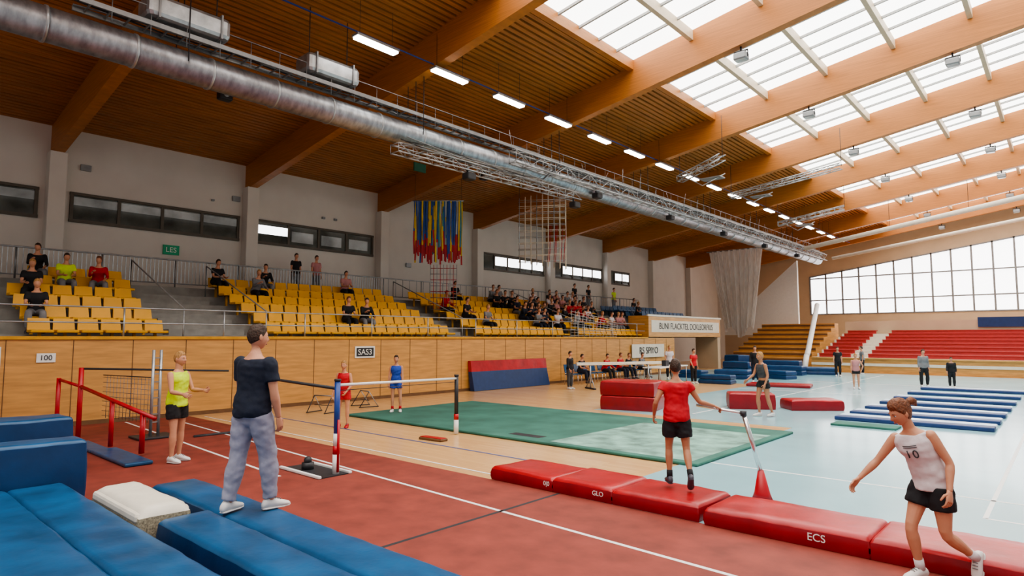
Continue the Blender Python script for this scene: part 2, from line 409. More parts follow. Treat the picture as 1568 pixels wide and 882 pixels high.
for i in range(26):
    yy=15+1.35*i; b.tube([(DX+.62,yy,8.15),(DX+.62+random.uniform(-.1,.3),yy+random.uniform(-.3,.3),8.15+random.uniform(.3,.8))],.009,'truss',4)
b.done('lighting_truss')
b=MB()
for x in (DX-.25,DX+.25):
    b.box(x-.02,x+.02,3,50,8.40,8.5,'steelm')
y=3.2; q=0
while y<50:
    b.box(DX-.25,DX+.25,y-.015,y+.015,8.42,8.45,'steelm')
    q+=1
    if q%2==0: b.tube([(DX+.25,y,8.2),(DX+.25,y,8.8)],.010,'steelm',4)
    y+=.35
for k in range(6):
    pts=[(DX-.18+.07*k,3+.8*i,8.49+.03*math.sin(i*1.7+k)+ (.07*random.random())) for i in range(58)]
    b.tube(pts,.018,'dark' if k%2 else 'steelm',5)
b.tube([(DX+.25,3,8.8),(DX+.25,50,8.8)],.012,'truss',5)
for y in BEAMS[2:]:
    if y<50: b.tube([(DX,y,8.45),(DX,y,zc(DX)-.9)],.012,'dark',5)
b.done('cable_tray')
b=MB(); b.tube([(-13.05,0,9.72),(-13.05,56,9.72)],.022,'bluepaint',6)
for y in BEAMS[2:]: b.tube([(-13.05,y,9.72),(-13.05,y,9.74)],.03,'dark',6)
b.done('blue_conduit')
for (y,l) in ((5.0,1.7),(8.5,1.5)):
    b=MB(); b.rbox(-14.35,-13.65,-l/2+y,l/2+y,8.6,9.1,'steel',.1); b.box(-14.38,-13.62,y-l/2+.2,y-l/2+.24,8.58,9.12,'steelm'); b.box(-14.38,-13.62,y+l/2-.24,y+l/2-.2,8.58,9.12,'steelm')
    for dy in (-l/2+.2,l/2-.2): b.tube([(-14,y+dy,9.0),(-14,y+dy,10.4)],.012,'dark',5)
    b.done('fan_coil_unit')
for k in range(19):
    y=9.2+2.55*k-2.55
    b=MB(); b.box(-.11,.11,-.62,.62,.0,.05,'lamp'); b.box(-.13,.13,-.65,.65,.05,.11,'steelm')
    for dy in (-.5,.5): b.tube([(0,dy,.1),(0,dy,1.1)],.006,'dark',4)
    if 7<y<56: b.done('linear_pendant_light',(-12.9,y,9.45))
for y in BEAMS[3:]:
    for x in (-6.85,-2.4):
        b=MB(); z=zc(x)-.97
        b.tube([(0,0,0),(0,0,-.12)],.03,'dark',6); b.box(-.2,.2,-.02,.02,-.16,-.12,'dark')
        b.box(-.21,-.19,-.02,.02,-.35,-.12,'dark'); b.box(.19,.21,-.02,.02,-.35,-.12,'dark')
        b.rbox(-.19,.19,-.16,.16,-.42,-.2,'steelm',.04); b.box(-.15,.15,-.12,.12,-.43,-.42,'glasspale')
        b.done('floodlight',(x,y,z))
for (x,y) in ((-19,8.0),(-19.6,20.0),(-20.5,25)):
    b=MB(); b.box(-.04,.04,-.04,.04,-.12,.1,'dark'); b.rbox(-.14,.14,-.2,.2,-.45,-.12,'dark',.04); b.ell((.13,0,-.28),(.03,.1,.1),'steelm'); b.done('ceiling_speaker',(x,y,zc(x)-.02))
# folded basketball hoists
for (p,q) in (((-12.2,30,9.0),(-7.2,30,9.6)),((-12.2,24.5,8.8),(-10,23.8,9.2)),((-12.4,37.2,8.6),(-9,37.8,9.2))):
    b=MB(); lattice(b,p,q,.35,.22,'truss',.5,.026,.013)
    q=V(q); p=V(p)
    for e in (p,q): b.tube([e,V((e.x,e.y,zc(e.x)-.2))],.012,'dark',5)
    b.tube([p+V((.5,0,-.1)),p+V((1.2,-.4,-.55)),p+V((2,0,-.1))],.024,'truss',6)
    b.rbox(p.x+1.0,p.x+1.9,p.y-.25,p.y+.25,p.z-.25,p.z-.19,'steelm',.02)
    b.done('folded_basketball_hoist')
b=MB(); b.tube([(-13.0,44,7.95),(4,44,10.6)],.15,'cream',12); b.tube([(-13.0,50.5,7.9),(4,50.5,10.3)],.12,'cream',12)
for x in (-12,-8,-4,0): b.tube([(x,44,8+.156*(x+13)),(x,44,zc(x)-.1)],.012,'dark',5)
b.done('suspended_white_pipes')
# ---------------------------------------------------------------- hanging ribbons and nets
for k,c in (('rb',(.02,.08,.34)),('ry',(.65,.45,.02)),('rr',(.42,.02,.03)),('rw',(.35,.4,.45)),('rt',(.03,.2,.28))):
    M[k]=mat('ribbon_'+k,c,.5,var=.1)
b=MB(); D=V((.7455,.6665,0)); nD=V((-D.y,D.x,0))
c0=V((-20,17.6,0))
for i in range(64):
    o=c0+D*((i-31.5)*.032)+nD*random.uniform(-.08,.08)
    k=random.choice(['rb','ry','rw','rt','rb','rb'] if i%9>2 else ['ry','ry','rb']); bot=5.3+random.uniform(-.2,.4)
    vs=[]
    for j in range(8):
        z=7.85+(bot-7.85)*j/7; w=.034
        off=nD*.04*math.sin(j*1.1+i)+D*(.012*math.sin(j*.9+i*2))
        vs+=[o-D*w+off+V((0,0,z)),o+D*w+off+V((0,0,z))]
    cut=random.choice([4,5,5,6,9])
    for j in range(7):
        b.add(vs[2*j:2*j+4],[(0,1,3,2)],k if j<cut else 'rr')
b.tube([c0-D*1.1+V((0,0,7.87)),c0+D*1.1+V((0,0,7.87))],.03,'steel',6)
for sgn in (-1,1): b.tube([c0+D*sgn+V((0,0,7.87)),c0+D*sgn+V((0,0,9.0))],.01,'dark',4)
b.done('hanging_ribbon_banner')
b=MB()
for i in range(9):
    o=c0+D*(-.3+i*.14); b.tube([o+V((0,0,5.1)),o+V((0,0,3.2))],.016,'redpaint' if i%2 else 'steel',4)
for j in range(8):
    z=3.2+.25*j; b.tube([c0+D*-.3+V((0,0,z)),c0+D*.82+V((0,0,z))],.014,'redpaint' if j%2 else 'steel',4)
b.done('red_climbing_net')
b=MB(); c1=V((-17,21,0))
for dep in (0,.35):
    n=nD*dep
    for i in range(9):
        o=c1+D*(-1+i*.255)+n; b.tube([o+V((0,0,8.1+.06*i)),o+V((0,0,5.3-.04*i))],.016,'cream' if i%3 else 'steel',5)
    for j in range(11):
        z=5.3+.27*j; b.tube([c1+D*-1.05+n+V((0,0,z)),c1+D*1.05+n+V((0,0,z+.08))],.013,'cream' if j%2 else 'steel',5)
for i in (0,8):
    o=c1+D*(-1+i*.255); b.tube([o+V((0,0,8)),o+V((0,0,9.1))],.012,'dark',4)
for i in range(8):
    a=random.random()*1.0; b.tube([c1+D*(.1+a*.9)+V((0,0,5.3)),c1+D*(.1+a*.9+.1)+V((0,0,6.9))],.014,'redpaint',4)
b.done('suspended_climbing_frame')
b=MB()
for i in range(14):
    o=V((-17.2,23.3+.3*i,0)); b.tube([o+V((0,0,2.04)),o+V((0,.1,3.3-.05*i))],.008,'white',4)
for j in range(9): b.tube([(-17.2,23.3,2.1+.14*j),(-17.2,27.2,2.05+.1*j)],.007,'white',4)
b.done('safety_net')
# ---------------------------------------------------------------- signs
RW=(math.pi/2,0,math.pi/2)
b=MB(); b.box(XL,XL+.06,8.3,8.85,5.03,5.38,'exit'); p=b.done('exit_sign'); t=text('exit_lettering','LES',.26,(XL+.065,8.57,5.2),RW,'white',p)
b=MB(); b.box(-.03,.03,-.28,.28,-.16,.16,'exitd'); b.box(-.005,.005,-.01,.01,.16,zc(-18)-8.4,'dark'); b.done('hanging_exit_sign',(-18,14.9,8.4))
b=MB(); b.box(-16.99,-16.96,11.5,12.25,1.35,1.72,'white'); b.box(-16.96,-16.955,11.55,12.2,1.4,1.67,'line_black'); p=b.done('stand_block_sign'); text('sign_lettering','SAS3',.26,(-16.95,11.87,1.53),RW,'white',p)
b=MB(); b.box(-16.99,-16.97,3.3,3.65,1.45,1.65,'white'); p=b.done('wall_notice'); text('notice_lettering','100',.16,(-16.96,3.47,1.55),RW,'line_black',p)
b=MB(); b.box(-16.99,-16.96,2.55,2.68,.95,1.8,'white'); b.done('wall_white_strip')  # plain white vertical strip, gives no light
b=MB(); b.box(-16.93,-16.9,28.2,31.6,.95,1.65,'cream'); p=b.done('sponsor_board'); text('board_lettering','RS SPIYO',.5,(-16.88,29.9,1.3),RW,'line_black',p)
b=MB()
for (y,z,s) in ((5.8,7.7,.3),(10.9,7.5,.3),(14.8,7.3,.14),(15.4,7.3,.14),(19.6,5.6,.3),(10,7.3,.1)):
    b.box(XL,XL+.08,y-s/2,y+s/2,z-s/3,z+s/3,'steelm')
b.done('wall_sockets')
# ---------------------------------------------------------------- mats
b=MB(); b.rbox(-13.9,-4.4,9.2,13.7,.006,.055,'green',.02); b.rbox(-7.4,-4.55,9.35,12.8,.05,.06,'greenlt',.004)
b.rbox(-8.6,-7.8,9.5,9.75,.05,.058,'line_black',.003)
b.done('green_floor_exercise_mat')
def softmat(x0,x1,y0,y1,z0,z1,side,top,seed=0,b=None,rim=.04):
    """cushion mat: gridded top with gentle sag and creases, rounded rim"""
    b=b or MB(); nx=max(6,int((x1-x0)/.12)); ny=max(5,int((y1-y0)/.12))
    def axis(a,c,n):
        L=[a,a+rim*.3,a+rim]; L+= [a+rim+(c-a-2*rim)*i/n for i in range(1,n)]; L+=[c-rim,c-rim*.3,c]; return L
    ax=axis(x0,x1,nx); ay=axis(y0,y1,ny)
    def prof(t,a,c):
        d=min(t-a,c-t); 
        return 0 if d>=rim else (1-math.sqrt(max(0,1-(1-d/rim)**2)))*rim
    vs=[]
    for x in ax:
        for y in ay:
            h=z1-min(rim,prof(x,x0,x1)+prof(y,y0,y1))
            h+= .014*noise.noise(V((x*1.6,y*1.6,seed)))+.008*noise.noise(V((x*5,y*3,seed+3)))-.004
            vs.append((x,y,h))
    NX,NY=len(ax),len(ay); fs=[(i*NY+j,(i+1)*NY+j,(i+1)*NY+j+1,i*NY+j+1) for i in range(NX-1) for j in range(NY-1)]
    b.add(vs,fs,top,True)
    per=[(i,0) for i in range(NX)]+[(NX-1,j) for j in range(1,NY)]+[(i,NY-1) for i in range(NX-2,-1,-1)]+[(0,j) for j in range(NY-2,0,-1)]
    tops=[vs[i*NY+j] for i,j in per]; P_=len(per); vv=list(tops)
    for fz in (.66,.33,0):
        for (x,y,z) in tops:
            ox=(.012 if x==x1 else -.012 if x==x0 else 0); oy=(.012 if y==y1 else -.012 if y==y0 else 0)
            m_=1 if fz else 0
            vv.append((x+ox*m_,y+oy*m_,z0+(z-z0)*fz))
    f2=[(a*P_+(i+1)%P_,a*P_+i,(a+1)*P_+i,(a+1)*P_+(i+1)%P_) for a in range(3) for i in range(P_)]
    b.add(vv,f2,side,True)
    return b
def redmat(x0,x1,y0,y1,h,folds,labels,sd):
    b=MB(); xs=[x0]+folds+[x1]
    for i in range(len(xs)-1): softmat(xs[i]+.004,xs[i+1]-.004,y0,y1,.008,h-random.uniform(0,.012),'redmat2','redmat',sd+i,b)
    p=b.done('red_landing_mat')
    for (x,s,z) in labels: text('mat_lettering',s,z,(x,y0-.014,h*.5),(math.pi/2,0,0),'white',p,.001)
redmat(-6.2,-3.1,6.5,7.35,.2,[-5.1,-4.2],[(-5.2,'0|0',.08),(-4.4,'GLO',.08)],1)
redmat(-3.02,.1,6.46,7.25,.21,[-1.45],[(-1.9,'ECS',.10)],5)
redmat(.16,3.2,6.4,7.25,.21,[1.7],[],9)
def bluemat(x0,x1,y0,y1,z0,z1,seams=[],sd=0,xs0=None):
    b=MB(); ys=[y0]+seams+[y1]
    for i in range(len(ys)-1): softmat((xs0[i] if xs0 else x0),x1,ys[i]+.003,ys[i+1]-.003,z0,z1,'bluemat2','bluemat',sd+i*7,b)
    return b.done('blue_crash_mat')
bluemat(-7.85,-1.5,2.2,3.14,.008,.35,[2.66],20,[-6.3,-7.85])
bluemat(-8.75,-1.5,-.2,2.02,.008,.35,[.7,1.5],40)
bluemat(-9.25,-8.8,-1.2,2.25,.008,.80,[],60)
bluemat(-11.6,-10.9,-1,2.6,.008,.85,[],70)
b=MB(); softmat(-7.75,-6.36,2.06,2.5,.02,.45,'creamside','cream',80,b,.09)
b.rbox(-7.73,-6.40,2.045,2.515,.30,.40,'cream',.03); b.done('cream_foam_block')
# vault boxes
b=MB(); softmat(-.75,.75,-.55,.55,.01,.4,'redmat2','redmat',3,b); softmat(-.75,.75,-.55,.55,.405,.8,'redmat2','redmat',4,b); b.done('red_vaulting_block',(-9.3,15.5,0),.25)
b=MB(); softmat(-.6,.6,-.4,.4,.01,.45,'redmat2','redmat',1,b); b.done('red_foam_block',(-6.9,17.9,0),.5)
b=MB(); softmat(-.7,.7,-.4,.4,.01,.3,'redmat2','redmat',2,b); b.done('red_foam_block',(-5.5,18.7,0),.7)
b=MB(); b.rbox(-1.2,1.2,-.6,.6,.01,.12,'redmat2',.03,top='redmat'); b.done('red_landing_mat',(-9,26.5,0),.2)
for i,y in enumerate((16.9,18.3,19.9,21.7,23.7,26,28.6)):
    b=MB(); b.rbox(-4.4,-1.3,y-.2,y+.2,.007,.1,'navy',.02); b.rbox(-4.4,-1.3,y+.22,y+.62,.007,.1,'ltblue',.02); b.done('tumbling_strip_mat')
b=MB(); b.rbox(-4.2,-2.9,15.6,16.2,.007,.05,'green',.01); b.done('small_green_mat')
for (x,y,w,d,h) in ((-12.4,30,1.6,.9,.45),(-10.9,31.5,1.8,.8,.4),(-13.6,34,1.6,1,.7),(-11.6,35,2,.9,.5),(-14.6,36,1,1,1.0),(-12.4,37,2,1,.7),(-10.2,36.5,1.6,.9,.4),(-11.6,26.4,1.4,.7,.4),(-14.2,29.5,1.2,.8,.4)):
    b=MB(); 
    for q in range(2): softmat(-w/2+.05*q,w/2,-d/2,d/2,.01+h/2*q,h/2*(q+1),'bluemat2','bluemat',x+q,b)
    b.done('folded_blue_mat',(x,y,0),random.uniform(-.3,.3))
b=MB(); b.hexa([(-16.85,16.5,.01),(-16.62,16.5,.01),(-16.62,21,.01),(-16.85,21,.01),(-16.95,16.5,.72),(-16.78,16.5,.72),(-16.78,21,.72),(-16.95,21,.72)],'navy')
b.hexa([(-16.95,16.5,.72),(-16.78,16.5,.72),(-16.78,21,.72),(-16.95,21,.72),(-16.98,16.5,1.12),(-16.84,16.5,1.12),(-16.84,21,1.12),(-16.98,21,1.12)],'redmat')
b.done('leaning_red_blue_mat')
# ---------------------------------------------------------------- apparatus
b=MB()
P1=V((-8.1,5.2,0)); P2=V((-9.6,9.0,0))
for P,h,c in ((P1,1.36,'bluepaint'),(P2,1.2,'dark')):
    b.tube([P+V((0,0,.02)),P+V((0,0,.3))],.05,'white',12); b.tube([P+V((0,0,.3)),P+V((0,0,.42))],.05,'redpaint',12)
    b.tube([P+V((0,0,.42)),P+V((0,0,h))],.042,c,12); b.tube([P+V((0,0,h)),P+V((0,0,h+.03))],.05,'dark',12)
b.tube([P1+V((0,0,.42)),P1+V((0,0,.6))],.046,'white',12); b.tube([P1+V((.05,0,.05)),P1+V((.05,0,.8))],.02,'redpaint',8)
b.tube([P1+V((0,0,1.3)),P2+V((0,0,1.15))],.022,'white',8)
b.tube([P1+V((0,0,1.22)),P2+V((0,0,1.08))],.006,'dark',5)
b.rbox(P1.x-1.0,P1.x+.12,P1.y-.35,P1.y-.3,.01,.05,'white',.01); b.rbox(P1.x-1.0,P1.x+.12,P1.y+.15,P1.y+.2,.01,.05,'white',.01)
b.box(P1.x-1.0,P1.x+.1,P1.y-.3,P1.y+.15,.007,.02,'dark')
b.tube([(P1.x-.6,P1.y-.1,.02),(P1.x-.6,P1.y-.1,.12)],.09,'dark',12); b.ell((P1.x-.6,P1.y-.1,.15),(.06,.06,.06),'dark')
b.tube([P1+V((0,0,1.25)),(-13.2,6.2,1.2),(-13.2,6.2,.01)],.025,'dark',8)
b.tube([(-13.2,6.2,.02),(-13.2,5.2,.02)],.03,'dark',8)
b.done('high_jump_stand')
b=MB()
Q=V((-2.95,7.95,0)); T=Q+V((-.16,-.12,1.05))
b.tube([Q+V((0,0,.3)),T],.028,'chrome',10); 
b.loft([(Q+V((0,0,.008)),V((.13,0,0)),V((0,.1,0))),(Q+V((0,0,.08)),V((.1,0,0)),V((0,.08,0))),(Q+V((-.01,0,.36)),V((.035,0,0)),V((0,.035,0)))],'redpaint',10)
BARE=T+V((-.62,.0,.06))
b.tube([T,BARE],.02,'chrome',8); b.tube([T+V((0,0,-.03)),T+V((0,0,.03))],.04,'dark',8)
b.done('leaning_bar_stand')
# low red bars
b=MB()
b.tube([(-14.3,3.5,1.06),(-11.4,3.86,.66)],.035,'redpaint',10)
b.tube([(-11.8,3.81,.70),(-11.8,3.81,.05)],.045,'redpaint',10); b.tube([(-12.95,3.67,.86),(-12.95,3.67,.05)],.04,'redpaint',10)
b.tube([(-14.3,3.5,.02),(-14.3,3.5,1.42)],.045,'redpaint',10)
b.rbox(-12.7,-10.9,3.3,3.7,.01,.07,'bluemat',.02); b.rbox(-14.0,-12.7,3.3,3.6,.01,.06,'bluemat',.02)
b.tube([(-14.3,3.5,1.40),(-13.3,5.9,1.3)],.02,'dark',8); b.tube([(-15.0,3.3,.01),(-15.0,3.3,1.2)],.04,'redpaint',8); b.tube([(-15,3.3,1.17),(-14.3,3.5,1.06)],.03,'redpaint',8)
b.done('low_uneven_bars')
b=MB()
for dy in (0,.14):
    b.tube([(-13.8,4.6+dy,.01),(-13.8,4.6+dy,1.75)],.03,'steel',8)
for j in range(9): b.box(-13.82,-13.78,4.6,4.74,.3+.16*j,.32+.16*j,'steelm')
b.rbox(-14.1,-13.5,4.3,5.0,.01,.05,'dark',.01); b.tube([(-13.8,4.6,1.2),(-15.5,4.2,1.2)],.01,'dark',5)
for j in range(9): b.tube([(-13.8,4.6,.35+.1*j),(-15.5,4.2,.35+.1*j)],.005,'steelm',4)
for j in range(14): b.tube([(-13.8-.12*j,4.6-.028*j,.3),(-13.8-.12*j,4.6-.028*j,1.2)],.005,'steelm',4)
b.done('net_post_with_net')
for (x,y,rz) in ((-15.0,9.2,.3),(-15.4,10.8,-.2),(-15.6,7.6,.6)):
    b=MB()
    for sx in (-.3,.3):
        b.tube([(sx,-.3,.02),(sx,.3,.02)],.014,'dark',6); b.tube([(sx,-.28,.02),(sx,0,.45)],.012,'dark',6); b.tube([(sx,.28,.02),(sx,0,.45)],.012,'steel',6)
    b.tube([(-.31,0,.45),(.31,0,.45)],.018,'steelm',6); b.tube([(-.3,0,.2),(.3,0,.2)],.01,'dark',6)
    b.done('folding_trestle',(x,y,0),rz)
b=MB(); b.rbox(-.3,.3,-.1,.1,.0,.05,'seam_brown',.015); b.rbox(-.28,.28,-.08,.08,.05,.06,'redpaint',.005); b.done('takeoff_board',(-9.4,8.2,.001),.1)
def chair(x,y,rz):
    b=MB()
    b.rbox(-.22,.22,-.2,.22,.42,.46,'bluemat',.015)
    b.hexa([V(q) for q in ((-.21,-.22,.5),(.21,-.22,.5),(.21,-.19,.5),(-.21,-.19,.5),(-.2,-.30,.85),(.2,-.30,.85),(.2,-.27,.85),(-.2,-.27,.85))],'bluemat')
    for sx in (-.19,.19):
        b.tube([(sx,.2,.01),(sx,.17,.43)],.013,'chrome',6); b.tube([(sx,-.25,.01),(sx,-.18,.43),(sx,-.27,.8)],.013,'chrome',6)
    b.done('blue_stacking_chair',(x,y,0),rz)
for i in range(11): chair(-15.9,21.6+.62*i,-math.pi/2+.05*random.random())
b=MB(); b.rbox(-.4,.4,-1.6,1.6,.7,.75,'white',.01)
for sx in (-.35,.35):
    for sy in (-1.5,0,1.5): b.tube([(sx,sy,.01),(sx,sy,.7)],.02,'steel',6)
b.rbox(-.1,.1,-.25,.1,.75,1.0,'dark',.01); b.done('judges_table',(-13.4,25.2,0),.1)
b=MB()
b.rbox(-.05,.05,-1.9,1.9,.92,1.04,'cream',.02)
for sy in (-1.3,1.3): b.tube([(0,sy,.95),(0,sy,.05)],.03,'steel',8); b.rbox(-.4,.4,sy-.05,sy+.05,.01,.06,'dark',.01); b.tube([(-.35,sy,.04),(0,sy,.6),(.35,sy,.04)],.018,'steel',6)
b.done('balance_beam',(-13.4,21.4,0),-.5)
# ---------------------------------------------------------------- humans
def remesh(mb,vox,it=3):
    """union overlapping closed shells to one continuous skin, returns verts,faces"""
    me=mb.mesh('tmp'); ob=bpy.data.objects.new('tmp',me); scene.collection.objects.link(ob)
    r=ob.modifiers.new('r','REMESH'); r.mode='VOXEL'; r.voxel_size=vox
    s=ob.modifiers.new('s','SMOOTH'); s.factor=.5; s.iterations=it
    dg=bpy.context.evaluated_depsgraph_get(); dg.update()
    e=ob.evaluated_get(dg); m=e.to_mesh()
    vs=[v.co.copy() for v in m.vertices]; ns=[v.normal.copy() for v in m.vertices]; fs=[tuple(p.vertices) for p in m.polygons]
    e.to_mesh_clear(); bpy.data.objects.remove(ob); bpy.data.meshes.remove(me)
    return vs,fs,ns
def wrinkle(vs,ns,amp,zf=22,xf=9,seed=0):
    o=[]
    for v,n in zip(vs,ns):
        w=V((v.x+.03*noise.noise(v*7),v.y,v.z+.05*noise.noise(v*5+V((3,1,2)))))
        a=noise.noise(V((w.x*xf+w.z*9,w.y*xf-w.z*5,w.z*zf+seed)))+.35*noise.noise(V((v.x*24,v.y*24,v.z*24+seed)))
        o.append(v+n*(amp*a))
    return o
def headpt(d,infl=0):
    dx,dy,dz=d
    x=.074*dx; y=(.090 if dy>0 else .101)*dy; z=.116*dz
    k=max(0,-dz)
    x*=1-.30*k*k
    if dy<0: y*=1-.35*k
    else: y*=1+.04*k
    if dy>0:
        G=lambda a,b:math.exp(-a*a-b*b)
        y+=.022*G(x/.012,(z+.024)/.018)+.010*G(x/.011,(z-.004)/.022)
        y-=.009*G((abs(x)-.032)/.015,(z-.006)/.012)
        y+=.004*G((abs(x)-.03)/.02,(z-.026)/.008)
        y+=.006*G(x/.022,(z+.062)/.009)-.003*G(x/.02,(z+.078)/.006)+.008*G(x/.024,(z+.1)/.016)
        y+=.003*G((abs(x)-.045)/.018,(z+.025)/.018)
    return V((x,y,z))
def head(mb,HC,R,skin,hair,style,lod):
    n,m=(64,48) if lod==0 else (20,14)
    def grid(fn,k):
        vs=[];fs=[]
        for j in range(m+1):
            th=math.pi*(j+.001)/(m+.002)
            for i in range(n):
                a=2*math.pi*i/n
                d=(math.sin(th)*math.cos(a),math.sin(th)*math.sin(a),math.cos(th))
                vs.append(HC+R@fn(d))
        for j in range(m):
            for i in range(n): fs.append((j*n+i,(j+1)*n+i,(j+1)*n+(i+1)%n,j*n+(i+1)%n))
        mb.add(vs,fs,k,True)
    grid(lambda d:headpt(d),skin)
    def hp(d):
        p=headpt(d)
        dy=d[1]
        if dy>.62: lim=.060
        elif dy>.35: lim=.060-(.62-dy)*.12
        elif dy>-.02: lim=.0276-(.35-dy)*.13
        else: lim=-.0205+(dy+.02)*.062
        if style=='long' and dy<=-.1: lim-=.03
        lim+=.006*noise.noise(V((d[0]*9,d[1]*9,0)))
        t=max(0,min(1,(p.z-lim)/.030+.35)); g=(.010 if style!='long' else .019)
        top=max(0,min(1,(p.z)/.09))
        q=p*(1+(g*(.45+.75*top)/.09)*t-.05*(1-t))
        if t>.8: q=q+p.normalized()*(.007*noise.noise(V((p.x*45,p.y*25,p.z*25)))+.004*noise.noise(p*90))*(.3+.7*top)
        return q
    if hair: grid(hp,hair)
    if style=='long':
        pts=[(0,-.085,.04),(0,-.115,.055),(.005,-.145,.055),(.01,-.165,.03),(.01,-.17,.0)]
        mb.tube([HC+R@V(p) for p in pts],[.020,.032,.040,.034,.014],hair,12,round_end=True)
        mb.tube([HC+R@V(p) for p in ((.01,-.15,.06),(.02,-.185,.05),(.03,-.205,.02))],[.012,.010,.003],hair,8)
    if lod==0:
        for s in (-1,1):
            mb.ell(HC+R@V((s*.031,.0705,.006)),(.0125,.0115,.0070),'eye',R)
            mb.ell(HC+R@V((s*.031,.0803,.006)),(.0055,.003,.0055),'iris',R)
            mb.ell(HC+R@V((s*.075,-.006,-.004)),(.009,.019,.031),skin,R@Matrix.Rotation(s*.25,3,'Z'))
            mb.tube([HC+R@V((s*.018,.0875,.025)),HC+R@V((s*.033,.0855,.030)),HC+R@V((s*.046,.076,.026))],[.0025,.0035,.002],hair or skin,6)
        mb.tube([HC+R@V((-.022,.081,-.064)),HC+R@V((0,.0915,-.062)),HC+R@V((.022,.081,-.064))],[.002,.0055,.002],'lip',8)
def N(v): return V(v).normalized()
def hand(mb,W,d,side,pn,k,curl,lod):
    d=N(d); a=V(side); a=(a-d*a.dot(d)).normalized(); n=d.cross(a)
    if n.dot(V(pn))<0: n=-n   # palm normal
    mb.loft([(W-d*.015,a*.024,n*.018),(W+d*.015,a*.029,n*.018),(W+d*.05,a*.039,n*.016),(W+d*.085,a*.040,n*.013),(W+d*.094,a*.036,n*.010)],k,12 if lod==0 else 6)
    seg=8 if lod==0 else 5
    for i,(o,L) in enumerate(((.029,.070),(.010,.079),(-.009,.074),(-.028,.058))):
        p=W+d*.085+a*o; pts=[p]; dd=d.copy(); ang=0
        for q,fr in enumerate((.45,.32,.23)):
            ang=math.radians(curl*(.7,1.1,.8)[q]+i*2); dd=dd*math.cos(ang)+(n-dd*n.dot(dd)).normalized()*math.sin(ang)
            pts.append(pts[-1]+(dd+a*(o*.8)).normalized()*L*fr)
        mb.tube(pts,[.0092,.0086,.0078,.0066],k,seg,ref=tuple(a),round_end=True)
    p=W+d*.022+a*.026; t1=(d*.62+a*.7+n*.3).normalized(); t2=(d*.85+a*.3+n*.4).normalized()
    mb.tube([p-a*.012,p+t1*.03,p+t1*.03+t2*.028,p+t1*.03+t2*.05],[.014,.0115,.010,.008],k,seg,ref=tuple(n),round_end=True)
